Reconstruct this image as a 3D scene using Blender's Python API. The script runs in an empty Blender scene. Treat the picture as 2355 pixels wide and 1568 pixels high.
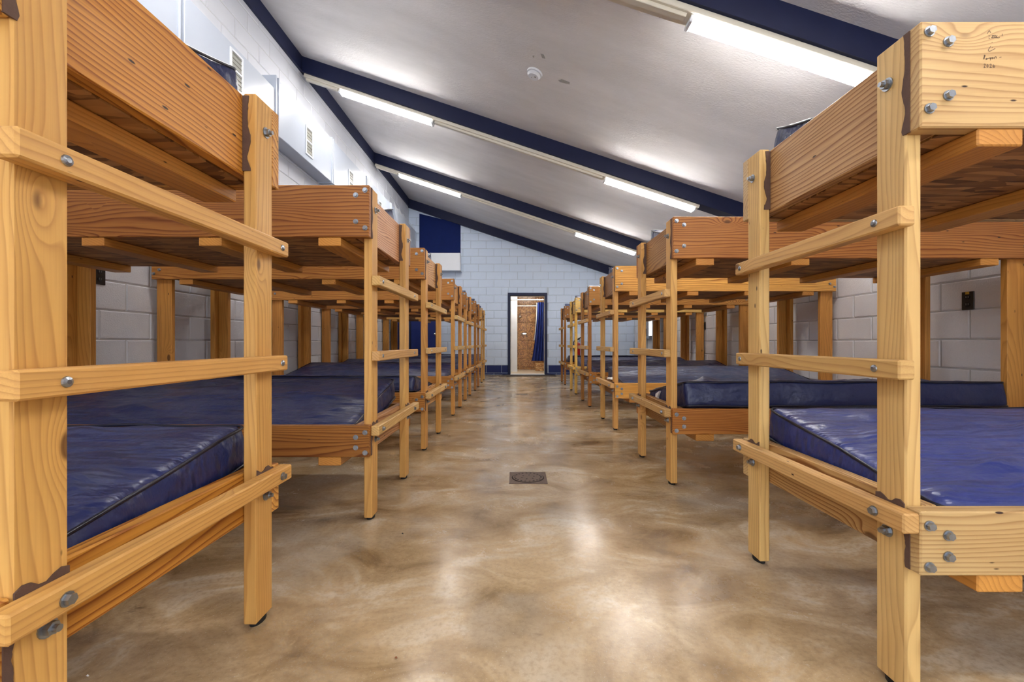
import bpy, bmesh, math, random
from mathutils import Vector, Matrix, noise

random.seed(7)
S = bpy.context.scene
C = S.collection

# ------------------------------------------------------------------ camera, world, exposure
FPX, VX, VY, EYE = 1000.0, 1189.0, 788.0, 0.88      # focal length and vanishing point in pixels of the 2355x1568 frame
cam_d = bpy.data.cameras.new('camera')
cam = bpy.data.objects.new('camera', cam_d)
C.objects.link(cam)
cam.location = (0, 0, EYE)
cam.rotation_euler = (math.radians(90), 0, 0)
cam_d.sensor_fit = 'HORIZONTAL'
cam_d.sensor_width = 36.0
cam_d.lens = 36.0 * FPX / 2355.0
cam_d.shift_x = -(VX - 1177.5) / 2355.0
cam_d.shift_y = (VY - 784.0) / 2355.0
cam_d.clip_start = 0.05
S.camera = cam

world = bpy.data.worlds.new('world')
S.world = world
world.use_nodes = True
world.node_tree.nodes['Background'].inputs[0].default_value = (0.93, 0.96, 1.0, 1)
world.node_tree.nodes['Background'].inputs[1].default_value = 0.95  # even fill light added through the unwalled end behind the camera

TUBE_POWER = 26.0
TUBE_COLOR = (1.0, 0.97, 0.94, 1)
S.view_settings.view_transform = 'Standard'
S.view_settings.look = 'None'
S.view_settings.exposure = 1.68
S.view_settings.gamma = 1.0
S.view_settings.use_curve_mapping = False
S.cycles.use_denoising = True
S.cycles.max_bounces = 6
S.cycles.diffuse_bounces = 4
S.cycles.caustics_reflective = False
S.cycles.caustics_refractive = False
S.cycles.glossy_bounces = 3
S.cycles.use_light_tree = False
S.cycles.use_adaptive_sampling = True
S.cycles.adaptive_threshold = 0.12
S.cycles.adaptive_min_samples = 20
S.cycles.sample_clamp_indirect = 8.0

# ------------------------------------------------------------------ room constants
XL, XR, YE, YF = -2.98, 3.23, 11.95, -3.3           # left wall, right wall, end wall, open end behind the camera, left unwalled to let in fill light
ZC0, SLOPE = 4.82, 0.333
BEAMS = [-0.02, 2.98, 5.96, 8.97]
COURSE0, COURSE, BLEN = 0.05, 0.2135, 0.427


def zc(x):
    return ZC0 - SLOPE * (x - XL)


def srgb(r, g, b, a=1.0):
    f = lambda c: ((c / 255.0) / 12.92) if c / 255.0 <= 0.04045 else (((c / 255.0) + 0.055) / 1.055) ** 2.4
    return (f(r), f(g), f(b), a)


# ------------------------------------------------------------------ materials
class NT:
    def __init__(self, name):
        self.m = bpy.data.materials.new(name)
        self.m.use_nodes = True
        self.t = self.m.node_tree
        self.n = self.t.nodes
        self.bsdf = self.n['Principled BSDF']

    def new(self, typ, **kw):
        nd = self.n.new(typ)
        for k, v in kw.items():
            setattr(nd, k, v)
        return nd

    def put(self, sock, v):
        if v is None:
            return
        if hasattr(v, 'is_output') or isinstance(v, bpy.types.NodeSocket):
            self.t.links.new(v, sock)
        else:
            sock.default_value = v

    def math(self, op, a, b=None, c=None):
        nd = self.new('ShaderNodeMath', operation=op)
        self.put(nd.inputs[0], a)
        self.put(nd.inputs[1], b)
        self.put(nd.inputs[2], c)
        return nd.outputs[0]

    def vmul(self, a, b):
        nd = self.new('ShaderNodeVectorMath', operation='MULTIPLY')
        self.put(nd.inputs[0], a)
        self.put(nd.inputs[1], b)
        return nd.outputs[0]

    def vadd(self, a, b):
        nd = self.new('ShaderNodeVectorMath', operation='ADD')
        self.put(nd.inputs[0], a)
        self.put(nd.inputs[1], b)
        return nd.outputs[0]

    def noise(self, vec, scale=1.0, detail=2.0, rough=0.5, dist=0.0):
        nd = self.new('ShaderNodeTexNoise')
        self.put(nd.inputs['Vector'], vec)
        nd.inputs['Scale'].default_value = scale
        nd.inputs['Detail'].default_value = detail
        nd.inputs['Roughness'].default_value = rough
        nd.inputs['Distortion'].default_value = dist
        return nd.outputs['Fac']

    def voronoi(self, vec, scale=1.0, out='Distance', feature='F1'):
        nd = self.new('ShaderNodeTexVoronoi', feature=feature)
        self.put(nd.inputs['Vector'], vec)
        nd.inputs['Scale'].default_value = scale
        return nd.outputs[out]

    def mix(self, fac, a, b, mode='MIX'):
        nd = self.new('ShaderNodeMix', data_type='RGBA', blend_type=mode)
        self.put(nd.inputs['Factor'], fac)
        self.put(nd.inputs['A'], a) if False else self.put(nd.inputs[6], a)
        self.put(nd.inputs[7], b)
        return nd.outputs[2]

    def ramp(self, fac, stops):
        nd = self.new('ShaderNodeValToRGB')
        cr = nd.color_ramp
        while len(cr.elements) < len(stops):
            cr.elements.new(0.5)
        for e, (p, c) in zip(cr.elements, stops):
            e.position = p
            e.color = c if len(c) == 4 else (*c, 1)
        self.put(nd.inputs[0], fac)
        return nd.outputs[0]

    def maprange(self, v, a, b, c, d, smooth=False):
        nd = self.new('ShaderNodeMapRange', interpolation_type='SMOOTHSTEP' if smooth else 'LINEAR')
        self.put(nd.inputs[0], v)
        for i, x in enumerate((a, b, c, d)):
            nd.inputs[i + 1].default_value = x
        return nd.outputs[0]

    def bump(self, h, strength=0.2, dist=0.01):
        nd = self.new('ShaderNodeBump')
        nd.inputs['Strength'].default_value = strength
        nd.inputs['Distance'].default_value = dist
        self.put(nd.inputs['Height'], h)
        self.put(self.bsdf.inputs['Normal'], nd.outputs[0])

    def set(self, **kw):
        names = {'color': 'Base Color', 'rough': 'Roughness', 'metal': 'Metallic', 'spec': 'Specular IOR Level',
                 'trans': 'Transmission Weight', 'coat': 'Coat Weight', 'coatr': 'Coat Roughness', 'ior': 'IOR', 'alpha': 'Alpha',
                 'emit': 'Emission Color', 'emits': 'Emission Strength', 'sheen': 'Sheen Weight'}
        for k, v in kw.items():
            self.put(self.bsdf.inputs[names[k]], v)
        return self


def plain(name, col, rough=0.5, metal=0.0, var=0.06, scale=8.0, bump=0.0, **kw):
    """one colour with slight procedural mottling"""
    k = NT(name)
    co = k.new('ShaderNodeTexCoord').outputs['Object']
    n = k.noise(co, scale, 3)
    c2 = tuple(max(0, x * (1 - 3 * var)) for x in col[:3]) + (1,)
    k.set(color=k.mix(n, c2, col), rough=rough, metal=metal, **kw)
    if bump:
        k.bump(k.noise(co, scale * 6, 3), bump, 0.004)
    return k.m


def wood_material():
    k = NT('pine_wood')
    at = k.new('ShaderNodeAttribute', attribute_name='gc').outputs['Vector']
    info = k.new('ShaderNodeObjectInfo')
    rnd = info.outputs['Random']
    comb = k.new('ShaderNodeCombineXYZ')
    k.put(comb.inputs[0], k.math('MULTIPLY', rnd, 41.0))
    k.put(comb.inputs[1], k.math('MULTIPLY', rnd, 17.3))
    k.put(comb.inputs[2], k.math('MULTIPLY', rnd, 9.1))
    P = k.vadd(at, comb.outputs[0])
    sep = k.new('ShaderNodeSeparateXYZ')
    k.put(sep.inputs[0], P)
    # knots: a few per board, gated by the random colour of their cell
    vn = k.new('ShaderNodeTexVoronoi')
    k.put(vn.inputs['Vector'], k.vmul(P, (3.0, 6.5, 6.5)))
    vn.inputs['Scale'].default_value = 1.0
    vs = k.new('ShaderNodeSeparateColor')
    k.put(vs.inputs[0], vn.outputs['Color'])
    kd = k.math('ADD', vn.outputs['Distance'], k.maprange(vs.outputs[0], 0.62, 0.66, 2.0, 0.0))
    knot_pull = k.math('EXPONENT', k.math('MULTIPLY', k.math('MULTIPLY', kd, kd), -24.0))
    warp = k.noise(k.vmul(P, (0.6, 4.0, 4.0)), 1.0, 2, 0.5)
    wob = k.noise(k.vmul(P, (3.0, 16.0, 16.0)), 1.0, 2, 0.5)
    phase = k.math('MULTIPLY_ADD', sep.outputs[1], 66.0, k.math('MULTIPLY', sep.outputs[2], 40.0))
    phase = k.math('MULTIPLY_ADD', warp, 15.0, phase)
    phase = k.math('MULTIPLY_ADD', wob, 0.9, phase)
    phase = k.math('MULTIPLY_ADD', knot_pull, 4.0, phase)
    ring = k.math('FRACT', phase)
    late = k.math('MULTIPLY', k.math('POWER', ring, 3.0), k.maprange(ring, 0.88, 1.0, 1.0, 0.0))
    streak = k.noise(k.vmul(P, (5.0, 260.0, 260.0)), 1.0, 2, 0.6)
    blotch = k.noise(k.vmul(P, (1.6, 5.0, 5.0)), 1.0, 3, 0.55)
    base = info.outputs['Color']
    strong = info.outputs['Alpha']
    contrast = k.math('MULTIPLY', k.math('MULTIPLY_ADD', blotch, 1.2, 0.9), strong)
    dark = k.mix(1.0, base, srgb(150, 104, 60), 'MULTIPLY')
    col = k.mix(k.math('MINIMUM', k.math('MULTIPLY', late, contrast), 1.0), base, dark)
    col = k.mix(k.math('MULTIPLY', k.maprange(streak, 0.45, 0.8, 0.0, 0.4), strong), col, dark)
    col = k.mix(k.maprange(blotch, 0.35, 0.75, 0.0, 0.45), col, k.mix(1.0, base, srgb(206, 178, 140), 'MULTIPLY'))
    eye = k.maprange(kd, 0.06, 0.1, 1.0, 0.0, True)
    col = k.mix(k.math('MULTIPLY', eye, 0.8), col, srgb(84, 48, 24))
    # nail holes and dings
    pit = k.maprange(k.voronoi(k.vmul(P, (7.0, 22.0, 22.0)), 1.0), 0.05, 0.085, 1.0, 0.0, True)
    pit = k.math('MULTIPLY', pit, k.maprange(k.noise(k.vmul(P, (2.0, 6.0, 6.0)), 1.0, 1), 0.5, 0.54, 0, 1))
    col = k.mix(pit, col, srgb(52, 30, 18))
    k.set(color=col, rough=k.maprange(blotch, 0.3, 0.7, 0.42, 0.6), spec=0.35)
    k.bump(k.math('MULTIPLY_ADD', late, -0.5, k.math('MULTIPLY', pit, -1.5)), 0.25, 0.002)
    return k.m


def osb_material():
    k = NT('strand_board')
    co = k.new('ShaderNodeTexCoord').outputs['Object']
    v = k.voronoi(k.vadd(k.vmul(co, (9.0, 46.0, 46.0)), k.vmul(k.noise(co, 6, 2), (2.5, 2.5, 2.5))), 1.0, 'Color')
    sp = k.new('ShaderNodeSeparateColor')
    k.put(sp.inputs[0], v)
    c = k.ramp(sp.outputs[0], [(0.0, srgb(96, 60, 28)), (0.45, srgb(158, 108, 58)), (0.8, srgb(190, 140, 84)), (1.0, srgb(118, 76, 40))])
    k.set(color=c, rough=0.65)
    k.bump(sp.outputs[0], 0.3, 0.003)
    return k.m


def vinyl_material():
    k = NT('navy_vinyl')
    co = k.new('ShaderNodeTexCoord').outputs['Object']
    info = k.new('ShaderNodeObjectInfo')
    off = k.new('ShaderNodeCombineXYZ')
    k.put(off.inputs[0], k.math('MULTIPLY', info.outputs['Random'], 31.0))
    P = k.vadd(co, off.outputs[0])
    n = k.noise(P, 3.0, 3)
    base = info.outputs['Color']
    col = k.mix(k.math('MULTIPLY', n, 0.5), base, k.mix(1.0, base, (0.45, 0.45, 0.5, 1), 'MULTIPLY'))
    k.set(color=col, rough=k.maprange(k.noise(P, 9, 2), 0.3, 0.7, 0.3, 0.48), spec=0.6)
    w1 = k.noise(k.vmul(P, (2.4, 11.0, 6.0)), 1.0, 2, 0.5, 0.5)
    w2 = k.noise(k.vmul(P, (26.0, 60.0, 40.0)), 1.0, 2, 0.5)
    k.bump(k.math('MULTIPLY_ADD', w2, 0.12, k.math('POWER', w1, 1.5)), 0.95, 0.035)
    return k.m


def block_material():
    k = NT('painted_block')
    co = k.new('ShaderNodeTexCoord').outputs['Object']
    geo = k.new('ShaderNodeNewGeometry').outputs['Position']
    info = k.new('ShaderNodeObjectInfo')
    base = info.outputs['Color']
    n = k.noise(geo, 1.6, 4)
    col = k.mix(k.math('MULTIPLY', n, 0.22), base, k.mix(1.0, base, (0.72, 0.72, 0.74, 1), 'MULTIPLY'))
    por = k.noise(geo, 95, 3, 0.6)
    pits = k.maprange(k.noise(geo, 140, 2), 0.62, 0.72, 0.0, 1.0)
    k.set(color=col, rough=0.55, spec=0.35)
    k.bump(k.math('MULTIPLY_ADD', pits, -0.7, por), 0.35, 0.006)
    return k.m


def floor_material():
    k = NT('sealed_concrete')
    co = k.new('ShaderNodeNewGeometry').outputs['Position']
    big = k.noise(co, 0.9, 5, 0.6, 0.6)
    mid = k.noise(k.vmul(co, (1.0, 1.5, 1.0)), 2.6, 5, 0.62, 0.8)
    fine = k.noise(co, 60, 3, 0.6)
    speck = k.noise(co, 210, 2)
    c = k.ramp(mid, [(0.3, srgb(118, 94, 64)), (0.42, srgb(160, 134, 98)), (0.54, srgb(188, 164, 128)), (0.68, srgb(216, 203, 180))])
    c = k.mix(k.maprange(big, 0.4, 0.66, 0.0, 0.5, True), c, srgb(178, 153, 114))
    c = k.mix(k.maprange(k.noise(co, 1.3, 4, 0.6), 0.5, 0.68, 0.0, 0.6), c, srgb(190, 184, 172))
    c = k.mix(k.maprange(fine, 0.45, 0.75, 0.0, 0.38), c, srgb(116, 94, 70))
    c = k.mix(k.maprange(speck, 0.66, 0.72, 0.0, 0.5), c, srgb(214, 208, 196))
    # dark drips and scuffs
    st = k.maprange(k.noise(k.vmul(co, (2.0, 3.5, 1.0)), 1.7, 5, 0.7), 0.66, 0.73, 0.0, 0.7)
    c = k.mix(st, c, srgb(96, 76, 56))
    rough = k.math('MULTIPLY_ADD', k.noise(co, 2.0, 4, 0.6), 0.32, k.math('MULTIPLY', fine, 0.08))
    k.set(color=c, rough=k.math('ADD', rough, 0.04), spec=0.6)
    k.bump(k.math('MULTIPLY_ADD', k.noise(co, 9, 3), 0.6, k.math('MULTIPLY', fine, 0.35)), 0.12, 0.006)
    return k.m


def ceiling_material():
    k = NT('ceiling_paint')
    co = k.new('ShaderNodeNewGeometry').outputs['Position']
    n = k.noise(k.vmul(co, (0.8, 2.5, 1.0)), 1.2, 5, 0.6)
    c = k.ramp(n, [(0.3, srgb(212, 210, 210)), (0.7, srgb(228, 226, 227))])
    k.set(color=c, rough=0.75, spec=0.2)
    k.bump(k.noise(k.vmul(co, (1.0, 2.0, 1.0)), 34, 5, 0.65), 0.35, 0.012)
    return k.m


def tile_material(name, stops, scale):
    k = NT(name)
    co = k.new('ShaderNodeNewGeometry').outputs['Position']
    v = k.new('ShaderNodeTexVoronoi')
    k.put(v.inputs['Vector'], k.vadd(co, k.vmul(k.noise(co, 12, 2), (0.1, 0.1, 0.1))))
    v.inputs['Scale'].default_value = scale
    sp = k.new('ShaderNodeSeparateColor')
    k.put(sp.inputs[0], v.outputs['Color'])
    k.set(color=k.ramp(sp.outputs[0], stops), rough=0.3)
    return k.m


def mosaic_floor_material():
    k = NT('white_floor_mosaic')
    co = k.new('ShaderNodeNewGeometry').outputs['Position']
    b = k.new('ShaderNodeTexBrick')
    k.put(b.inputs['Vector'], co)
    b.inputs['Scale'].default_value = 9.0
    b.inputs['Mortar Size'].default_value = 0.03
    b.inputs['Color1'].default_value = srgb(232, 224, 206)
    b.inputs['Color2'].default_value = srgb(216, 202, 178)
    b.inputs['Mortar'].default_value = srgb(176, 150, 118)
    k.set(color=b.outputs['Color'], rough=0.3)
    return k.m


M = {}
M['wood'] = wood_material()
M['osb'] = osb_material()
M['vinyl'] = vinyl_material()
M['block'] = block_material()
M['floor'] = floor_material()
M['ceiling'] = ceiling_material()
M['navy'] = plain('navy_paint', srgb(25, 32, 66), 0.5, var=0.08, spec=0.3)
M['navy_panel'] = plain('navy_panel_paint', srgb(16, 34, 92), 0.75, var=0.08, spec=0.15)
M['navy_door'] = plain('navy_door_paint', srgb(28, 44, 112), 0.35, var=0.06)
M['mortar'] = plain('painted_mortar', srgb(196, 198, 202), 0.7)
M['mortar_end'] = plain('painted_mortar_pale_blue', srgb(188, 200, 214), 0.7)
M['white'] = plain('white_paint', srgb(226, 230, 236), 0.4, var=0.02)
M['duct'] = plain('painted_sheet_metal', srgb(180, 189, 204), 0.3, var=0.03, scale=1.5)
M['grille'] = plain('grey_grille', srgb(150, 150, 142), 0.5)
M['cream'] = plain('cream_enamel', srgb(222, 216, 200), 0.35, var=0.02)
M['steel'] = plain('zinc_steel', srgb(168, 174, 182), 0.32, 0.95, var=0.1, scale=60)
M['chrome'] = plain('chrome', srgb(225, 226, 228), 0.15, 1.0, var=0.01)
M['black'] = plain('black_plastic', srgb(16, 16, 18), 0.4)
M['rubber'] = plain('black_rubber', srgb(12, 12, 13), 0.7)
M['filler'] = plain('brown_filler', srgb(104, 78, 66), 0.8, var=0.15, scale=40, bump=0.3)
M['iron'] = plain('rusty_iron', srgb(112, 92, 80), 0.6, 0.2, var=0.15, scale=45, bump=0.4)
M['iron_pale'] = plain('worn_iron', srgb(176, 156, 130), 0.5, 0.2, var=0.15, scale=45)
M['pit'] = plain('drain_pit', srgb(14, 11, 9), 0.9)
M['mat'] = plain('dark_mat', srgb(64, 50, 40), 0.9, var=0.2, scale=30, bump=0.5)
M['red'] = plain('red_enamel', srgb(170, 22, 30), 0.3)
M['green'] = plain('green_tape', srgb(44, 86, 46), 0.5)
M['yellow'] = plain('yellow_sticker', srgb(210, 176, 60), 0.5)
M['paper'] = plain('white_paper', srgb(232, 232, 228), 0.7, var=0.02)
M['plaster'] = plain('bare_plaster', srgb(168, 166, 162), 0.8, var=0.08, scale=30)
M['leaf'] = plain('dry_leaf', srgb(150, 84, 38), 0.7, var=0.2, scale=60)
M['pencil'] = plain('pencil_graphite', srgb(98, 76, 60), 0.8)
M['piping'] = plain('dark_piping', srgb(14, 18, 40), 0.3)
M['curtain'] = plain('navy_curtain', srgb(36, 56, 132), 0.45, var=0.06)
M['tile'] = tile_material('brown_mottled_tile', [(0.0, srgb(96, 56, 20)), (0.4, srgb(158, 104, 48)), (0.75, srgb(196, 146, 82)), (1.0, srgb(120, 74, 30))], 34)
M['grout'] = plain('pale_grout', srgb(206, 170, 120), 0.8)
M['mosaic'] = mosaic_floor_material()
M['ledge'] = tile_material('tan_ledge_tile', [(0.0, srgb(150, 96, 44)), (0.6, srgb(206, 160, 100)), (1.0, srgb(226, 190, 136))], 28)


def emissive(name, col, strength):
    k = NT(name)
    k.set(color=(0.9, 0.9, 0.9, 1), emit=col, emits=strength, rough=0.4)
    return k.m


M['tube'] = emissive('lit_tube', TUBE_COLOR, TUBE_POWER)
M['lamp_disc'] = emissive('lit_diffuser', (1.0, 0.95, 0.86, 1), 34.0)
M['daylight'] = emissive('daylight_pane', (0.95, 0.98, 1.0, 1), 2.2)
k = NT('clear_plastic')
k.set(color=(0.86, 0.9, 0.96, 1), rough=0.12, alpha=0.32, spec=0.8)
k.bump(k.noise(k.new('ShaderNodeTexCoord').outputs['Object'], 9, 4, 0.6, 1.0), 0.8, 0.05)
M['plastic'] = k.m


# ------------------------------------------------------------------ object helpers
def link(name, me, parent=None, mat=None, loc=(0, 0, 0), rot=(0, 0, 0), col=None):
    o = bpy.data.objects.new(name, me)
    C.objects.link(o)
    if parent is not None:
        o.parent = parent
    o.location = loc
    o.rotation_euler = rot
    if mat is not None and len(me.materials) == 0:
        me.materials.append(M[mat] if isinstance(mat, str) else mat)
    if col is not None:
        o.color = col
    return o


def thing(name, label, cat, loc=(0, 0, 0), rot=(0, 0, 0), group=None):
    o = bpy.data.objects.new(name, None)
    C.objects.link(o)
    o.empty_display_size = 0.1
    o.location = loc
    o.rotation_euler = rot
    return tag(o, label, cat, group)


def tag(o, label, cat, group=None):
    o['label'] = label
    o['category'] = cat
    if group:
        o['group'] = group
    return o


def struct(o, label=None, cat=None):
    o['kind'] = 'structure'
    if label:
        o['label'] = label
    if cat:
        o['category'] = cat
    return o


def bm_mesh(bm, name, smooth=False):
    bmesh.ops.recalc_face_normals(bm, faces=bm.faces)
    me = bpy.data.meshes.new(name)
    bm.to_mesh(me)
    bm.free()
    if smooth:
        for p in me.polygons:
            p.use_smooth = True
    return me


def add_box(bm, x0, x1, y0, y1, z0, z1):
    x0, x1 = min(x0, x1), max(x0, x1)
    v = [bm.verts.new(p) for p in ((x0, y0, z0), (x1, y0, z0), (x1, y1, z0), (x0, y1, z0),
                                   (x0, y0, z1), (x1, y0, z1), (x1, y1, z1), (x0, y1, z1))]
    for f in ((0, 3, 2, 1), (4, 5, 6, 7), (0, 1, 5, 4), (1, 2, 6, 5), (2, 3, 7, 6), (3, 0, 4, 7)):
        bm.faces.new([v[i] for i in f])
    return v


def box_mesh(name, x0, x1, y0, y1, z0, z1, bevel=0.0):
    bm = bmesh.new()
    add_box(bm, x0, x1, y0, y1, z0, z1)
    if bevel:
        bmesh.ops.bevel(bm, geom=bm.edges[:], offset=bevel, segments=1, affect='EDGES')
    return bm_mesh(bm, name)


def boxes_mesh(name, lst, bevel=0.0):
    bm = bmesh.new()
    for b in lst:
        add_box(bm, *b)
    if bevel:
        bmesh.ops.bevel(bm, geom=bm.edges[:], offset=bevel, segments=1, affect='EDGES')
    return bm_mesh(bm, name)


def add_cyl(bm, p0, p1, r0, r1=None, n=12, caps=True):
    r1 = r0 if r1 is None else r1
    p0, p1 = Vector(p0), Vector(p1)
    d = (p1 - p0).normalized()
    a = d.orthogonal().normalized()
    b = d.cross(a)
    A, B = [], []
    for i in range(n):
        t = 2 * math.pi * i / n
        q = a * math.cos(t) + b * math.sin(t)
        A.append(bm.verts.new(p0 + q * r0))
        B.append(bm.verts.new(p1 + q * r1))
    for i in range(n):
        j = (i + 1) % n
        bm.faces.new((A[i], A[j], B[j], B[i]))
    if caps:
        bm.faces.new(A[::-1])
        bm.faces.new(B)


def add_path(bm, pts, r, n=6, closed=False):
    """tube along a polyline"""
    pts = [Vector(p) for p in pts]
    rings = []
    N = len(pts)
    up = None
    for i, p in enumerate(pts):
        if closed:
            d = (pts[(i + 1) % N] - pts[i - 1]).normalized()
        else:
            d = (pts[min(i + 1, N - 1)] - pts[max(i - 1, 0)]).normalized()
        a = d.orthogonal().normalized() if up is None else (up - d * up.dot(d)).normalized()
        up = a
        b = d.cross(a)
        rings.append([bm.verts.new(p + (a * math.cos(2 * math.pi * k / n) + b * math.sin(2 * math.pi * k / n)) * r) for k in range(n)])
    for i in range(N if closed else N - 1):
        A, B = rings[i], rings[(i + 1) % N]
        for k in range(n):
            bm.faces.new((A[k], A[(k + 1) % n], B[(k + 1) % n], B[k]))
    if not closed:
        bm.faces.new(rings[0][::-1])
        bm.faces.new(rings[-1])


def prism_mesh(name, poly, axis, a, b):
    """extrude a 2D polygon (x,z) along y, or (y,z) along x, or (x,y) along z"""
    bm = bmesh.new()
    mk = {'y': lambda p, t: (p[0], t, p[1]), 'x': lambda p, t: (t, p[0], p[1]), 'z': lambda p, t: (p[0], p[1], t)}[axis]
    A = [bm.verts.new(mk(p, a)) for p in poly]
    B = [bm.verts.new(mk(p, b)) for p in poly]
    bm.faces.new(A)
    bm.faces.new(B[::-1])
    n = len(poly)
    for i in range(n):
        bm.faces.new((A[i], B[i], B[(i + 1) % n], A[(i + 1) % n]))
    return bm_mesh(bm, name)


def proj(x, y, z):
    return VX + FPX * x / y, VY - FPX * (z - EYE) / y


# ------------------------------------------------------------------ floor and ceiling
fl = link('floor', box_mesh('floor', XL - 0.3, XR + 0.3, YF - 0.3, YE + 0.2, -0.15, 0.0), None, 'floor')
struct(fl)

x0, x1 = XL - 0.2, XR + 0.2
ce = link('ceiling', prism_mesh('ceiling', [(x0, zc(x0)), (x1, zc(x1)), (x1, zc(x1) + 0.12), (x0, zc(x0) + 0.12)], 'y', YF - 0.2, YE + 0.2), None, 'ceiling')
struct(ce)

DOOR = (-0.183, 0.761, 2.175)      # shower doorway opening: x0, x1, top


# ------------------------------------------------------------------ block walls
_blk = {}


def block_mesh(l, h):
    key = (round(l, 3), round(h, 3))
    if key in _blk:
        return _blk[key]
    c, d = 0.007, 0.03
    bm = bmesh.new()
    def ring(ins, y):
        return [bm.verts.new(p) for p in ((ins, y, ins), (l - ins, y, ins), (l - ins, y, h - ins), (ins, y, h - ins))]
    a, b, e = ring(0, d), ring(0, 0.006), ring(c, 0.0)
    for A, B in ((a, b), (b, e)):
        for i in range(4):
            j = (i + 1) % 4
            bm.faces.new((A[i], A[j], B[j], B[i]))
    bm.faces.new(e)
    _blk[key] = bm_mesh(bm, 'block')
    _blk[key].materials.append(M['block'])
    return _blk[key]


def wall_cells(u0, u1, top_at, holes, seed):
    """cells (u, z, length, height) of a running-bond wall between u0 and u1"""
    g = 0.009
    out = []
    row = -1
    while True:
        z0 = COURSE0 + row * COURSE
        z1 = z0 + COURSE
        if z0 > 5.0:
            break
        z0c = max(z0, 0.0)
        u = u0 - (BLEN / 2 if row % 2 else 0.0)
        while u < u1:
            segs = [(max(u, u0), min(u + BLEN, u1))]
            for (h0, h1, hz0, hz1) in holes:
                if z0c < hz1 < z1 - 0.03 and u < h1 and u + BLEN > h0:      # course above the lintel
                    a, b = max(u, u0, h0), min(u + BLEN, u1, h1)
                    if b - a > 0.06:
                        out.append((a + g / 2, hz1 + g / 2, b - a - g, z1 - hz1 - g))
                if z1 > hz0 + 0.02 and z0c < hz1 - 0.02:
                    ns = []
                    for (a, b) in segs:
                        if b <= h0 or a >= h1:
                            ns.append((a, b))
                        else:
                            if a < h0:
                                ns.append((a, h0))
                            if b > h1:
                                ns.append((h1, b))
                    segs = ns
            for (a, b) in segs:
                if b - a < 0.06:
                    continue
                t = min(z1, top_at(a), top_at(b))
                if t - z0c < 0.03:
                    continue
                out.append((a + g / 2, z0c + g / 2, b - a - g, t - z0c - g))
            u += BLEN
        row += 1
    return out


def build_wall(parent, cells, place, rotz, colour, area):
    """300 best-seen blocks one by one, the rest joined"""
    cells = sorted(cells, key=lambda c: -area(c))
    for c in cells[:300]:
        o = link('block', block_mesh(c[2], c[3]), parent, None, place(c), (0, 0, rotz), colour(c))
    rest = cells[300:]
    if rest:
        R = Matrix.Rotation(rotz, 4, 'Z')
        verts, faces = [], []
        for c in rest:
            src = block_mesh(c[2], c[3])
            base = len(verts)
            T = Matrix.Translation(place(c)) @ R
            verts += [T @ v.co for v in src.vertices]
            faces += [[base + i for i in p.vertices] for p in src.polygons]
        me = bpy.data.meshes.new('far_blocks')
        me.from_pydata(verts, [], faces)
        o = link('block_field', me, parent, 'block', col=colour(rest[0]))
        o['kind'] = 'stuff'


def seen_area(pts):
    P = [proj(*p) for p in pts if p[1] > 0.3]
    if len(P) < 4:
        return 0
    xs = [min(max(p[0], 0), 2355) for p in P]
    ys = [min(max(p[1], 0), 1568) for p in P]
    return (max(xs) - min(xs)) * (max(ys) - min(ys))


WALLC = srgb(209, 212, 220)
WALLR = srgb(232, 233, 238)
ENDC = srgb(206, 220, 240)
BLUEC = srgb(26, 40, 96)

# left wall
LD = (10.56, 11.62, 0.0, 2.2)       # blue door in the left wall: y0, y1, z0, z1
wl = link('wall_left', box_mesh('wall_left', XL - 0.2, XL - 0.006, YF, YE, 0, ZC0 + 0.05), None, 'mortar')
struct(wl)
cells = wall_cells(YF, YE, lambda u: ZC0 - 0.01, [LD], 1)
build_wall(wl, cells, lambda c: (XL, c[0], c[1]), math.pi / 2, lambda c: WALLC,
           lambda c: (0 if c[1] < 0.55 else seen_area([(XL, c[0], c[1]), (XL, c[0] + c[2], c[1]), (XL, c[0], c[1] + c[3]), (XL, c[0] + c[2], c[1] + c[3])])))

# right wall
RD = (10.25, 11.2, 0.0, 2.2)
wr = link('wall_right', box_mesh('wall_right', XR + 0.006, XR + 0.2, YF, YE, 0, zc(XR) + 0.03), None, 'mortar')
struct(wr)
cells = wall_cells(YF, YE, lambda u: zc(XR) - 0.01, [RD], 2)
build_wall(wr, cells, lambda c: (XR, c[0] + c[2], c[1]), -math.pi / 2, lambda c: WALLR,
           lambda c: (0 if c[1] < 0.5 else seen_area([(XR, c[0], c[1]), (XR, c[0] + c[2], c[1]), (XR, c[0], c[1] + c[3]), (XR, c[0] + c[2], c[1] + c[3])])))

# end wall with the shower doorway
dx0, dx1, dz = DOOR
bm = bmesh.new()
for poly in ([(XL - 0.2, 0), (dx0, 0), (dx0, zc(dx0)), (XL - 0.2, zc(XL - 0.2))],
             [(dx0, dz), (dx1, dz), (dx1, zc(dx1)), (dx0, zc(dx0))],
             [(dx1, 0), (XR + 0.2, 0), (XR + 0.2, zc(XR + 0.2)), (dx1, zc(dx1))]):
    A = [bm.verts.new((p[0], YE + 0.006, p[1])) for p in poly]
    B = [bm.verts.new((p[0], YE + 0.2, p[1])) for p in poly]
    bm.faces.new(A)
    bm.faces.new(B[::-1])
    for i in range(4):
        j = (i + 1) % 4
        bm.faces.new((A[i], B[i], B[j], A[j]))
we = link('wall_end', bm_mesh(bm, 'wall_end'), None, 'mortar_end')
struct(we)
cells = wall_cells(XL, XR, lambda x: zc(x) - 0.02, [(dx0 - 0.06, dx1 + 0.06, 0.0, dz + 0.07)], 3)
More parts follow.
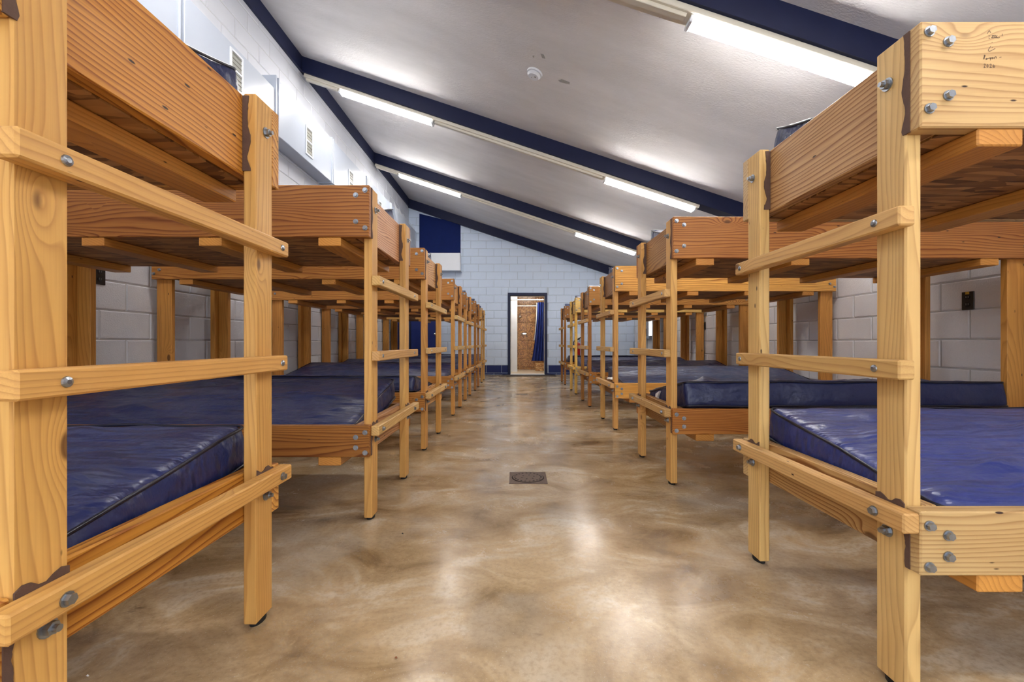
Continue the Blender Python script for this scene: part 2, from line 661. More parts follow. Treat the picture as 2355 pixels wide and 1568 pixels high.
build_wall(we, cells, lambda c: (c[0], YE, c[1]), 0.0, lambda c: (BLUEC if c[1] + c[3] < 0.29 else ENDC),
           lambda c: seen_area([(c[0], YE, c[1]), (c[0] + c[2], YE, c[1]), (c[0], YE, c[1] + c[3]), (c[0] + c[2], YE, c[1] + c[3])]))

# ------------------------------------------------------------------ beams and trims
tn = 0


def beam(y0, y1, h, xa=XL, xb=XR):
    global tn
    tn += 1
    o = link('trim_%d' % tn, prism_mesh('beam', [(xa, zc(xa) + 0.02), (xb, zc(xb) + 0.02), (xb, zc(xb) - h), (xa, zc(xa) - h)], 'y', y0, y1), None, 'navy')
    struct(o)
    return o


for by in BEAMS:
    beam(by, by + 0.2, 0.21)
beam(YE - 0.07, YE + 0.0, 0.24)
tn += 1
struct(link('trim_%d' % tn, box_mesh('ledger', XL, XL + 0.035, YF, YE - 0.07, 4.605, 4.815), None, 'navy'))

# ------------------------------------------------------------------ fluorescent strip lights, one run under each beam
ORD = ['above the camera', 'nearest in view', 'second in view', 'farthest in view']
ang = -math.atan(SLOPE)
sl = math.hypot(1, SLOPE)
for i, by in enumerate(BEAMS):
    t = thing('strip_light', ['long white fluorescent strip light directly above the camera',
                              'white fluorescent strip light at the top right, under the nearest ceiling beam',
                              'white fluorescent strip light under the second ceiling beam from the camera',
                              'white fluorescent strip light under the farthest free ceiling beam'][i],
              'light', (0, by + 0.095, zc(0) - 0.21), (0, -ang, 0), 'fluorescent strip lights under the beams')
    u = lambda x: x * sl           # length along the slope
    link('channel', box_mesh('channel', u(-2.93), u(2.52), -0.07, 0.07, -0.045, 0.0, 0.004), t, 'cream')
    for (a, b) in ((-2.9, -2.46), (-1.12, 1.2)):
        link('wiring_cover', box_mesh('wiring_cover', u(a), u(b), -0.05, 0.0, -0.075, -0.045, 0.003), t, 'cream')
    for (a, b) in ((-2.43, -1.15), (1.24, 2.48)):
        for e in (a, b):
            s_ = 0.012
            link('socket', box_mesh('socket', u(e) - s_, u(e) + s_, -0.052, 0.052, -0.095, -0.045, 0.003), t, 'white')
        for yy in (-0.032, 0.032):
            bm = bmesh.new()
            add_cyl(bm, (u(a) + 0.012, yy, -0.078), (u(b) - 0.012, yy, -0.078), 0.0165, n=10)
            tb = link('tube', bm_mesh(bm, 'tube', True), t, 'tube')
bm = bmesh.new()
bmesh.ops.create_icosphere(bm, subdivisions=1, radius=0.02)
link('knob', bm_mesh(bm, 'knob'), bpy.data.objects['strip_light.001'], 'black', (1.05 * sl, 0.085, -0.01))

# ------------------------------------------------------------------ smoke detector and peeled patches on the ceiling
def on_ceiling(px, py):
    a, b = (px - VX) / FPX, (VY - py) / FPX
    y = (ZC0 + SLOPE * XL - EYE) / (b + SLOPE * a)
    return Vector((a * y, y, EYE + b * y))


p = on_ceiling(1230, 167)
t = thing('smoke_detector', 'round white smoke detector on the sloping ceiling', 'smoke detector', p, (0, -ang, 0))
bm = bmesh.new()
add_cyl(bm, (0, 0, 0.004), (0, 0, -0.018), 0.086, 0.084, 28)
link('base', bm_mesh(bm, 'base'), t, 'white')
bm = bmesh.new()
add_cyl(bm, (0, 0, -0.018), (0, 0, -0.03), 0.066, 0.066, 28)
add_cyl(bm, (0, 0, -0.03), (0, 0, -0.05), 0.074, 0.058, 28)
link('cover', bm_mesh(bm, 'cover'), t, 'white')
bm = bmesh.new()
add_cyl(bm, (0.02, -0.01, -0.05), (0.02, -0.01, -0.053), 0.01, n=10)
add_cyl(bm, (-0.02, 0.012, -0.05), (-0.02, 0.012, -0.053), 0.006, n=8)
link('test_button', bm_mesh(bm, 'test_button'), t, 'grille')
for pts in ([(1243, 123), (1250, 125), (1254, 134), (1247, 133)], [(1284, 184), (1292, 182), (1310, 189), (1310, 193), (1288, 188)], [(1225, 128), (1229, 128), (1228, 132), (1225, 131)]):
    bm = bmesh.new()
    V = [on_ceiling(*q) for q in pts]
    A = [bm.verts.new(v) for v in V]
    B = [bm.verts.new(v - Vector((0, 0, 0.004))) for v in V]
    bm.faces.new(A[::-1])
    bm.faces.new(B)
    for i in range(len(V)):
        j = (i + 1) % len(V)
        bm.faces.new((A[i], A[j], B[j], B[i]))
    link('paint_flake', bm_mesh(bm, 'paint_flake'), ce, 'plaster')

# ------------------------------------------------------------------ air duct along the left wall
DXF = -2.77
duct = thing('air_duct', 'white painted sheet metal air duct running high along the left wall', 'duct', (XL, 5, 3.5))
seams = [-0.9, 0.6, 2.1, 3.6, 5.03, 6.54, 8.04, 9.55, YE - 0.001]
regs = [(1.25, 1), (2.75, 1), (4.29, 1), (5.79, 1), (7.25, 1), (8.78, 1)]
for i in range(len(seams) - 1):
    a, b = seams[i], seams[i + 1]
    top = 3.79 if b < 6.0 else 3.93
    sec = link('duct_section', box_mesh('duct_section', XL + 0.001 - XL, DXF - XL, a - 5, b - 5 - 0.004, 3.28 - 3.5, top - 3.5, 0.006), duct, 'duct')
    if i:
        link('seam_flange', boxes_mesh('seam_flange', [(0.001, DXF - XL + 0.016, a - 5 - 0.055, a - 5 - 0.035, 3.265 - 3.5, top - 3.485),
                                                       (0.001, DXF - XL + 0.016, a - 5 + 0.0, a - 5 + 0.02, 3.265 - 3.5, top - 3.485)], 0.003), duct, 'duct')
for (y, _) in regs:
    f = link('vent_register', boxes_mesh('vent_register', [(0, 0.012, -0.1, -0.075, -0.19, 0.19), (0, 0.012, 0.075, 0.1, -0.19, 0.19),
             (0, 0.012, -0.075, 0.075, 0.165, 0.19), (0, 0.012, -0.075, 0.075, -0.19, -0.165), (0, 0.012, -0.075, 0.075, -0.012, 0.012)], 0.002),
             duct, 'white', (DXF - XL, y - 5, 3.55 - 3.5))
    for kz in (0.088, -0.088):
        link('grille_panel', box_mesh('grille_panel', 0.0, 0.004, -0.075, 0.075, kz - 0.077, kz + 0.077), f, 'grille')
    for kz in range(8):
        zz = -0.15 + kz * 0.043
        if abs(zz) > 0.02:
            link('louvre', box_mesh('louvre', 0.004, 0.009, -0.075, 0.075, zz - 0.004, zz + 0.004), f, 'grille')

# plastic sheet over the far end of the duct
bm = bmesh.new()
g = {}
for i in range(29):
    for j in range(19):
        y = 9.62 + 1.9 * i / 28
        z = 3.98 - 0.78 * j / 18
        w = noise.noise((y * 2.1, z * 2.7, 0.3)) * 0.04 + noise.noise((y * 6, z * 3, 3.3)) * 0.01
        g[i, j] = bm.verts.new((DXF + 0.055 + w * (0.3 + j / 18) + 0.05 * (j / 18), y + 0.03 * math.sin(j), z - 0.06 * abs(math.sin(i * 0.5))))
for i in range(28):
    for j in range(18):
        bm.faces.new((g[i, j], g[i + 1, j], g[i + 1, j + 1], g[i, j + 1]))
ps = link('plastic_sheet', bm_mesh(bm, 'plastic_sheet', True), None, 'plastic')
tag(ps, 'crinkled clear plastic sheet hanging over the far end of the white duct', 'plastic sheet')

# blue panel and white box high on the end wall
pn = link('wall_panel', box_mesh('wall_panel', -2.68, -1.55, YE - 0.02, YE - 0.001, 3.33, 4.42, 0.004), None, 'navy_panel')
tag(pn, 'square dark blue panel high on the left of the end wall', 'panel')
# cut so that its top follows the sloping beam
bm = bmesh.new()
bm.from_mesh(pn.data)
for v in bm.verts:
    if v.co.z > 4.0:
        v.co.z = min(4.42, zc(v.co.x) - 0.2)
bm.to_mesh(pn.data)
bm.free()
t = thing('wall_box', 'white boxed duct end below the dark blue wall panel', 'box', (-2.25, YE - 0.13, 2.83))
link('casing', box_mesh('casing', -0.7, 0.715, -0.12, 0.129, 0, 0.47, 0.006), t, 'white')
link('bottom_lip', box_mesh('bottom_lip', -0.7, 0.73, -0.128, 0.129, -0.012, 0.0), t, 'duct')

# ------------------------------------------------------------------ doors
# shower doorway frame
fr = link('door_1', boxes_mesh('door_frame', [(dx0 - 0.068, dx0, YE - 0.035, YE + 0.2, 0.0, dz), (dx1, dx1 + 0.068, YE - 0.035, YE + 0.2, 0.0, dz),
                                              (dx0 - 0.068, dx1 + 0.068, YE - 0.035, YE + 0.2, dz, dz + 0.075)], 0.004), None, 'navy')
struct(fr)
link('door_stop', boxes_mesh('door_stop', [(dx0, dx0 + 0.016, YE + 0.06, YE + 0.1, 0.02, dz), (dx1 - 0.016, dx1, YE + 0.06, YE + 0.1, 0.02, dz), (dx0 + 0.016, dx1 - 0.016, YE + 0.06, YE + 0.1, dz - 0.016, dz)]), fr, 'cream')
link('threshold', box_mesh('threshold', dx0, dx1, YE - 0.02, YE + 0.2, 0.0, 0.02, 0.004), fr, 'white')
for hz in (0.35, 1.1, 1.85):
    bm = bmesh.new()
    add_cyl(bm, (dx0 + 0.01, YE + 0.19, hz - 0.05), (dx0 + 0.01, YE + 0.19, hz + 0.05), 0.009, n=8)
    link('hinge', bm_mesh(bm, 'hinge'), fr, 'steel')

# blue door on the end wall, left
d2 = link('door_2', box_mesh('door_leaf', -2.9, -2.19, YE - 0.045, YE - 0.001, 0.02, 2.12, 0.003), None, 'navy_door')
struct(d2)
link('door_casing', boxes_mesh('door_casing', [(-2.96, -2.9, YE - 0.03, YE - 0.001, 0, 2.18), (-2.19, -2.13, YE - 0.03, YE - 0.001, 0, 2.18), (-2.9, -2.19, YE - 0.03, YE - 0.001, 2.12, 2.18)], 0.003), d2, 'navy')
bm = bmesh.new()
add_cyl(bm, (-2.245, YE - 0.046, 1.12), (-2.245, YE - 0.06, 1.12), 0.034, n=16)
add_cyl(bm, (-2.245, YE - 0.06, 1.12), (-2.245, YE - 0.085, 1.12), 0.012, n=10)
bmesh.ops.create_uvsphere(bm, u_segments=14, v_segments=10, radius=0.03, matrix=Matrix.Translation((-2.245, YE - 0.1, 1.12)))
link('door_knob', bm_mesh(bm, 'door_knob', True), d2, 'chrome')

# blue door in the left wall
d3 = link('door_3', box_mesh('side_door_leaf', XL - 0.02, XL + 0.015, LD[0] + 0.06, LD[1] - 0.06, 0.01, 2.14, 0.003), None, 'navy_door')
struct(d3)
link('door_casing', boxes_mesh('side_door_casing', [(XL - 0.02, XL + 0.03, LD[0], LD[0] + 0.06, 0, 2.2), (XL - 0.02, XL + 0.03, LD[1] - 0.06, LD[1], 0, 2.2), (XL - 0.02, XL + 0.03, LD[0] + 0.06, LD[1] - 0.06, 2.14, 2.2)], 0.003), d3, 'white')
for yy in (10.75, 10.92, 11.1):
    link('door_rib', box_mesh('door_rib', XL + 0.015, XL + 0.03, yy, yy + 0.05, 0.05, 2.1, 0.006), d3, 'navy_door')

# white exit door in the right wall
d4 = link('door_4', box_mesh('exit_door_leaf', XR - 0.02, XR + 0.02, RD[0] + 0.05, RD[1] - 0.05, 0.01, 2.14, 0.003), None, 'white')
struct(d4)
link('door_casing', boxes_mesh('exit_door_casing', [(XR - 0.035, XR + 0.02, RD[0], RD[0] + 0.05, 0, 2.2), (XR - 0.035, XR + 0.02, RD[1] - 0.05, RD[1], 0, 2.2), (XR - 0.035, XR + 0.02, RD[0] + 0.05, RD[1] - 0.05, 2.14, 2.2)], 0.003), d4, 'white')
link('door_pane', box_mesh('door_pane', XR - 0.026, XR - 0.02, 10.36, 10.56, 1.05, 1.75), d4, 'daylight')
bm = bmesh.new()
add_box(bm, XR - 0.09, XR - 0.055, 10.32, 11.02, 0.98, 1.04)
add_box(bm, XR - 0.06, XR - 0.02, 10.34, 10.42, 0.97, 1.05)
add_box(bm, XR - 0.06, XR - 0.02, 10.9, 11.0, 0.97, 1.05)
link('crash_bar', bm_mesh(bm, 'crash_bar'), d4, 'steel')
bm = bmesh.new()
add_cyl(bm, (XR - 0.04, 10.68, 0.05), (XR - 0.04, 10.68, 2.1), 0.012, n=8)
link('latch_rod', bm_mesh(bm, 'latch_rod'), d4, 'steel')
link('latch_arm', prism_mesh('latch_arm', [(10.66, 1.22), (10.74, 1.22), (10.95, 1.03), (10.9, 1.0), (10.7, 1.05)], 'x', XR - 0.085, XR - 0.045), d4, 'black')

# ------------------------------------------------------------------ shower room behind the doorway
SX0, SX1, SY0, SY1, SZ = -0.62, 1.55, YE + 0.2, 14.3, 2.62
struct(link('floor_shower', box_mesh('floor_shower', SX0 - 0.1, SX1 + 0.1, SY0, SY1 + 0.1, -0.12, 0.0), None, 'mosaic'))
ws = link('wall_shower', boxes_mesh('wall_shower', [(SX0 - 0.1, SX1 + 0.1, SY1 + 0.012, SY1 + 0.12, 0, SZ), (SX1, SX1 + 0.1, SY0, SY1 + 0.012, 0, SZ), (SX0 - 0.1, SX0, SY0, SY1 + 0.012, 0, SZ)]), None, 'grout')
struct(ws)
struct(link('ceiling_shower', box_mesh('ceiling_shower', SX0 - 0.1, SX1 + 0.1, SY0, SY1 + 0.1, SZ, SZ + 0.1), None, 'white'))
struct(link('wall_partition', box_mesh('wall_partition', SX0 + 0.001, 0.008, 13.2, SY1 + 0.011, 0.0, SZ - 0.001, 0.004), None, 'white'))
for ci in range(-1, 4):
    for ri in range(-1, 9):
        tx0, tz0 = 0.332 + (ci - 1) * 0.297, 0.66 + (ri - 2) * 0.297
        a, b = max(tx0 + 0.003, 0.012), tx0 + 0.294
        z0_, z1_ = max(tz0 + 0.003, 0.002), min(tz0 + 0.294, SZ - 0.002)
        if b - a < 0.02 or z1_ - z0_ < 0.02:
            continue
        link('tile', box_mesh('tile', a, b, SY1, SY1 + 0.014, z0_, z1_, 0.003), ws, 'tile')
lg = thing('shower_ledge', 'tan tiled ledge on the floor under the shower curtain', 'ledge', (0.78, 13.75, 0.0))
link('ledge_core', box_mesh('ledge_core', -0.2, 0.3, -0.2, 0.2, 0.0, 0.235), lg, 'grout')
for zz in range(3):
    for xx in range(2):
        link('tile', box_mesh('tile', -0.205 + xx * 0.25, 0.04 + xx * 0.25, -0.212, -0.2, 0.005 + zz * 0.078, 0.075 + zz * 0.078, 0.003), lg, 'ledge')
# rods
for (yy, zz, lab) in ((12.9, 2.15, 'upper white rod across the shower doorway carrying the curtain rings'), (13.6, 2.03, 'lower thin white rod across the shower, behind the curtain')):
    bm = bmesh.new()
    add_cyl(bm, (SX0, yy, zz), (SX1, yy, zz), 0.014, n=12)
    tag(link('shower_rod', bm_mesh(bm, 'shower_rod', True), None, 'white'), lab, 'rod')
# curtain
cu = thing('shower_curtain', 'navy shower curtain drawn to the right of the doorway', 'curtain', (0.7, 12.9, 2.1))
def pleated(name, xa0, xb0, xa1, xb1, z0, z1, amp, n, y0=0.0, pw=2.0):
    bm = bmesh.new()
    G = {}
    N, K = 96, 14
    for j in range(K + 1):
        v = j / K
        e = v ** pw
        for i in range(N + 1):
            w = i / N
            x = (xa0 + (xa1 - xa0) * e) + w * ((xb0 + (xb1 - xb0) * e) - (xa0 + (xa1 - xa0) * e))
            y = y0 + amp * (0.6 + 0.6 * v) * math.sin(w * n * 2 * math.pi + 0.5 * math.sin(v * 4))
            G[i, j] = bm.verts.new((x - 0.7, y, z0 + (z1 - z0) * v - 2.1))
    for j in range(K):
        for i in range(N):
            bm.faces.new((G[i, j], G[i + 1, j], G[i + 1, j + 1], G[i, j + 1]))
    return bm_mesh(bm, name, True)
link('curtain_cloth', pleated('curtain_cloth', 0.60, 0.98, 0.43, 1.0, 2.08, 0.34, 0.035, 6.0), cu, 'curtain')
link('liner', pleated('liner', 0.575, 0.7, 0.5, 0.7, 2.07, 0.95, 0.015, 2.0, 0.06), cu, 'paper')
for i in range(6):
    bm = bmesh.new()
    cx = 0.61 + i * 0.07 - 0.7
    add_path(bm, [(cx, 0.03 * math.cos(a), 0.045 + 0.035 * math.sin(a)) for a in [k * math.pi / 5 for k in range(10)]], 0.006, 5, True)
    link('curtain_ring', bm_mesh(bm, 'curtain_ring', True), cu, 'white')
# shower fittings
sh = thing('overhead_shower', 'chrome shower head on the brown tiled wall', 'shower head', (0.1, SY1, 1.72))
bm = bmesh.new()
add_path(bm, [(0, 0.0, 0.1), (0.0, -0.1, 0.11), (-0.0, -0.16, 0.05)], 0.012, 8)
link('arm', bm_mesh(bm, 'arm', True), sh, 'chrome')
bm = bmesh.new()
add_cyl(bm, (0, -0.155, 0.055), (-0.0, -0.2, -0.02), 0.015, 0.045, 14)
link('rose', bm_mesh(bm, 'rose', True), sh, 'chrome')
va = thing('shower_valve', 'chrome shower valve with two handles on the tiled wall', 'valve', (0.24, SY1, 1.17))
link('valve_body', box_mesh('valve_body', -0.1, 0.1, -0.04, -0.001, -0.025, 0.035, 0.01), va, 'chrome')
for xx in (-0.07, 0.07):
    bm = bmesh.new()
    add_cyl(bm, (xx, -0.04, 0.005), (xx, -0.085, 0.005), 0.03, 0.024, 12)
    link('valve_handle', bm_mesh(bm, 'valve_handle', True), va, 'chrome')
bm = bmesh.new()
add_cyl(bm, (0, 0, 0), (0, 0, -0.05), 0.17, 0.15, 28)
lm = thing('ceiling_lamp', 'round lit lamp on the ceiling inside the shower room', 'lamp', (0.35, 12.75, SZ))
link('diffuser', bm_mesh(bm, 'diffuser', True), lm, 'lamp_disc')
bm = bmesh.new()
add_cyl(bm, (0, 0, 0.0), (0, 0, -0.015), 0.185, n=28)
link('rim', bm_mesh(bm, 'rim'), lm, 'white')

# ------------------------------------------------------------------ small wall and floor things
def outlet(x, y, z, side, lab, grp=None):
    t = thing('wall_outlet', lab, 'outlet', (x, y, z), (0, 0, math.pi / 2 if side < 0 else -math.pi / 2), grp)
    link('cover_plate', box_mesh('cover_plate', -0.042, 0.042, -0.008, 0.0, -0.065, 0.065, 0.002), t, 'black')
    for zz in (0.026, -0.026):
        bm = bmesh.new()
        add_cyl(bm, (0, -0.008, zz), (0, -0.011, zz), 0.018, n=12)
        r = link('receptacle', bm_mesh(bm, 'receptacle'), t, 'rubber')
        link('slot', boxes_mesh('slot', [(-0.009, -0.006, -0.012, -0.011, zz - 0.005, zz + 0.008), (0.006, 0.009, -0.012, -0.011, zz - 0.005, zz + 0.008)]), r, 'steel')
    link('sticker', box_mesh('sticker', -0.014, 0.012, -0.0095, -0.008, 0.046, 0.064), t, 'yellow')
outlet(XR, 3.11, 1.18, 1, 'black outlet plate on the right wall beside the second bunk')
outlet(XR, 7.48, 1.17, 1, 'small distant black outlet plate on the right wall')
outlet(XL, 3.1, 1.36, -1, 'black outlet plate on the left wall behind a rear bunk post')

# fire extinguisher on the end wall
fx = thing('fire_extinguisher', 'red fire extinguisher with black hose hung on the end wall', 'fire extinguisher', (1.668, YE - 0.075, 0.53))
bm = bmesh.new()
prof = [(0.0, 0.0), (0.055, 0.0), (0.062, 0.012), (0.062, 0.29), (0.05, 0.335), (0.024, 0.36), (0.0, 0.36)]
n = 20
rings = [[bm.verts.new((r * math.cos(2 * math.pi * i / n), r * math.sin(2 * math.pi * i / n), z)) for i in range(n)] for r, z in prof[1:-1]]
for A, B in zip(rings, rings[1:]):
    for i in range(n):
        bm.faces.new((A[i], A[(i + 1) % n], B[(i + 1) % n], B[i]))
bm.faces.new(rings[0][::-1])
bm.faces.new(rings[-1])
link('cylinder', bm_mesh(bm, 'cylinder', True), fx, 'red')
bm = bmesh.new()
add_cyl(bm, (0, 0, 0.355), (0, 0, 0.43), 0.022, n=12)
link('valve_neck', bm_mesh(bm, 'valve_neck'), fx, 'chrome')
link('handle', prism_mesh('handle', [(-0.02, 0.42), (0.01, 0.42), (0.09, 0.5), (0.085, 0.515), (0.0, 0.47), (-0.02, 0.45)], 'y', -0.015, 0.015), fx, 'black')
link('label_band', box_mesh('label_band', -0.03, 0.03, -0.067, -0.06, 0.34, 0.345), fx, 'paper')
bm = bmesh.new()
add_path(bm, [(-0.01, 0, 0.43), (-0.08, -0.01, 0.45), (-0.125, -0.02, 0.36), (-0.12, -0.02, 0.2), (-0.09, -0.02, 0.08)], 0.012, 8)
link('hose', bm_mesh(bm, 'hose', True), fx, 'black')
link('wall_bracket', box_mesh('wall_bracket', -0.025, 0.025, 0.06, 0.074, 0.1, 0.42), fx, 'steel')
nt = link('wall_notice', box_mesh('wall_notice', 1.62, 1.735, YE - 0.004, YE - 0.0005, 1.0, 1.13), None, 'paper')
tag(nt, 'small pale notice on the end wall behind the red extinguisher', 'notice')

# floor drains
def drain(x, y, s, matn, lab):
    t = thing('floor_drain', lab, 'drain', (x, y, 0.0))
    link('frame', box_mesh('frame', -s / 2, s / 2, -s / 2, s / 2, -0.004, 0.003, 0.001), t, matn)
    bm = bmesh.new()
    add_cyl(bm, (0, 0, 0.0031), (0, 0, 0.0042), s * 0.43, n=36)
    link('rim_groove', bm_mesh(bm, 'rim_groove'), t, 'pit')
    bm = bmesh.new()
    add_cyl(bm, (0, 0, 0.0032), (0, 0, 0.007), s * 0.41, s * 0.405, n=36)
    cv = link('cover', bm_mesh(bm, 'cover'), t, matn)
    for (r, n_, q) in ((0.355, 20, 0.0068), (0.17, 6, 0.006)):
        for i in range(n_):
            a = 2 * math.pi * (i + 0.3) / n_
            bm = bmesh.new()
            add_cyl(bm, (s * r * math.cos(a), s * r * math.sin(a), 0.0069), (s * r * math.cos(a), s * r * math.sin(a), 0.0074), q * s / 0.24, n=8)
            link('hole', bm_mesh(bm, 'hole'), cv, 'pit')
    return t
drain(0.071, 2.83, 0.242, 'iron', 'rusty square floor drain with perforated round cover, nearer of the two')
drain(0.092, 7.4, 0.22, 'iron_pale', 'pale worn floor drain farther down the aisle')

bm = bmesh.new()
N = 40
A, B = [], []
outl = []
for i in range(N + 1):
    outl.append((-0.47 + 1.5 * i / N, 11.32 + 0.02 * noise.noise((i * 0.4, 0, 0))))
for i in range(N + 1):
    outl.append((1.03 - 1.42 * i / N, 11.9 - 0.015 * abs(noise.noise((i * 0.4, 5, 0)))))
A = [bm.verts.new((p[0], p[1], 0.0)) for p in outl]
B = [bm.verts.new((p[0], p[1], 0.008)) for p in outl]
bm.faces.new(A[::-1])
bm.faces.new(B)
for i in range(len(A)):
    j = (i + 1) % len(A)
    bm.faces.new((A[i], A[j], B[j], B[i]))
tag(link('door_mat', bm_mesh(bm, 'door_mat'), None, 'mat'), 'thin dark brown mat on the floor before the shower doorway', 'mat')


def scrap(name, x, y, s, matn, lab, cat, sd):
    bm = bmesh.new()
    vs = []
    for i in range(9):
        a = 2 * math.pi * i / 9
        r = s * (0.6 + 0.5 * noise.noise((sd, i * 1.7, 0.2)))
        vs.append(bm.verts.new((x + r * math.cos(a), y + 0.6 * r * math.sin(a), 0.002 + 0.004 * abs(noise.noise((i * 2.1, sd, 1))))))
    c = bm.verts.new((x, y, 0.007))
    lo = bm.verts.new((x, y, 0.0005))
    for i in range(9):
        bm.faces.new((vs[i], vs[(i + 1) % 9], c))
        bm.faces.new((vs[(i + 1) % 9], vs[i], lo))
    tag(link(name, bm_mesh(bm, name), None, matn), lab, cat)


def fpt(px, py):
    y = FPX * EYE / (py - VY)
    return (px - VX) * y / FPX, y


scrap('leaf_scrap', *fpt(911, 1514), 0.008, 'leaf', 'tiny rust brown leaf scrap on the concrete floor', 'leaf', 1)
scrap('paper_scrap', *fpt(202, 1556), 0.006, 'paper', 'tiny white paper scrap on the floor beside the nearest left bunk', 'paper', 2)
scrap('dirt_crumb', *fpt(926, 1228), 0.008, 'pit', 'dark dirt crumb on the floor right of the second left bunk', 'dirt', 3)

# ------------------------------------------------------------------ bunk beds
W = 0.645                      # between the near faces of the two aisle posts
PT, PD = 0.04, 0.089           # post section
BL = 2.2                       # bed length
RT = 0.04                      # rail thickness
HT, UB = 1.645, 1.392          # top of upper rail, its underside
LT, LB = 0.478, 0.325          # lower rail
YI = W + PD                    # inside width
SLATS = [(0.14, 0.25), (0.72, 0.83), (1.29, 1.40), (1.87, 1.98)]
RUNGS = [(1.163, 1.211), (0.79, 0.838), (0.424, 0.472)]
_mc = {}


def wood_box(key, lst, axis, bevel=0.0035, mat='wood'):
    """beveled wooden member; boxes in bed coordinates, grain coordinate stored per vertex"""
    if key in _mc:
        return _mc[key]
    bm = bmesh.new()
    for b in lst:
        add_box(bm, *b)
    bmesh.ops.bevel(bm, geom=bm.edges[:], offset=bevel, segments=1, affect='EDGES')
    me = bm_mesh(bm, key[0])
    order = {'x': (0, 2, 1), 'y': (1, 2, 0), 'z': (2, 1, 0)}[axis]
    at = me.attributes.new('gc', 'FLOAT_VECTOR', 'POINT')
    for i, v in enumerate(me.vertices):
        at.data[i].vector = (v.co[order[0]], v.co[order[1]], v.co[order[2]])
    me.materials.append(M[mat])
    _mc[key] = me
    return me


def bolt_mesh(kind):
    if ('bolt', kind) in _mc:
        return _mc['bolt', kind]
    bm = bmesh.new()                      # axis along -y
    if kind == 'hex':
        add_cyl(bm, (0, 0, 0), (0, -0.0025, 0), 0.0125, n=14)
        add_cyl(bm, (0, -0.0025, 0), (0, -0.011, 0), 0.0098, 0.0092, n=6)
    elif kind == 'nut':
        add_cyl(bm, (0, 0, 0), (0, -0.0025, 0), 0.0165, n=16)
        add_cyl(bm, (0, -0.0025, 0), (0, -0.013, 0), 0.0115, n=6)
        add_cyl(bm, (0, -0.013, 0), (0, -0.022, 0), 0.0062, n=10)
    else:                                 # round carriage head
        add_cyl(bm, (0, 0, 0), (0, -0.003, 0), 0.0098, 0.0088, n=14)
        add_cyl(bm, (0, -0.003, 0), (0, -0.005, 0), 0.0088, 0.004, n=14)
    me = bm_mesh(bm, 'bolt')
    me.materials.append(M['steel'])
    _mc['bolt', kind] = me
    return me


def put_bolt(parent, kind, loc, facing):
    """facing: '-y' or +1/-1 for a face looking along +x / -x"""
    rz = 0.0 if facing == '-y' else (math.pi / 2 if facing > 0 else -math.pi / 2)
    return link('bolt', bolt_mesh(kind), parent, None, loc, (random.uniform(0, 1) if False else 0, 0, rz))


def foot_mesh(s):
    if ('foot', s) in _mc:
        return _mc['foot', s]
    bm = bmesh.new()
    add_cyl(bm, (0, 0, 0.0), (0, 0, 0.014), 0.022, n=12)
    me = bm_mesh(bm, 'foot_pad')
    for v in me.vertices:
        v.co.y *= 1.5
        v.co.x *= 0.85
    me.materials.append(M['rubber'])
    _mc['foot', s] = me
    return me


def filler_mesh(key, pts, axis, a, b):
    if key in _mc:
        return _mc[key]
    me = prism_mesh('filler', pts, axis, a, b)
    me.materials.append(M['filler'])
    _mc[key] = me
    return me


def jit(c, r, amt=0.06, al=0.36):
    f = 1 + r.uniform(-amt, amt)
    return (c[0] * f, c[1] * f * (1 + r.uniform(-0.02, 0.03)), c[2] * f * (1 + r.uniform(-0.06, 0.06)), c[3] if c[3] < 0.999 else al)


def ragged(x0, x1, z0, z1, r, n=26):
    """patch outline with one ragged long side"""
    pts = [(x0, z0), (x0, z1)]
    for i in range(n):
        z = z1 - (z1 - z0) * i / (n - 1)
        pts.append((x0 + (x1 - x0) * (0.6 + 0.35 * noise.noise((z * 21.0, r.random() * 0.2, 0.7)) + 0.06 * r.random()), z))
    return pts


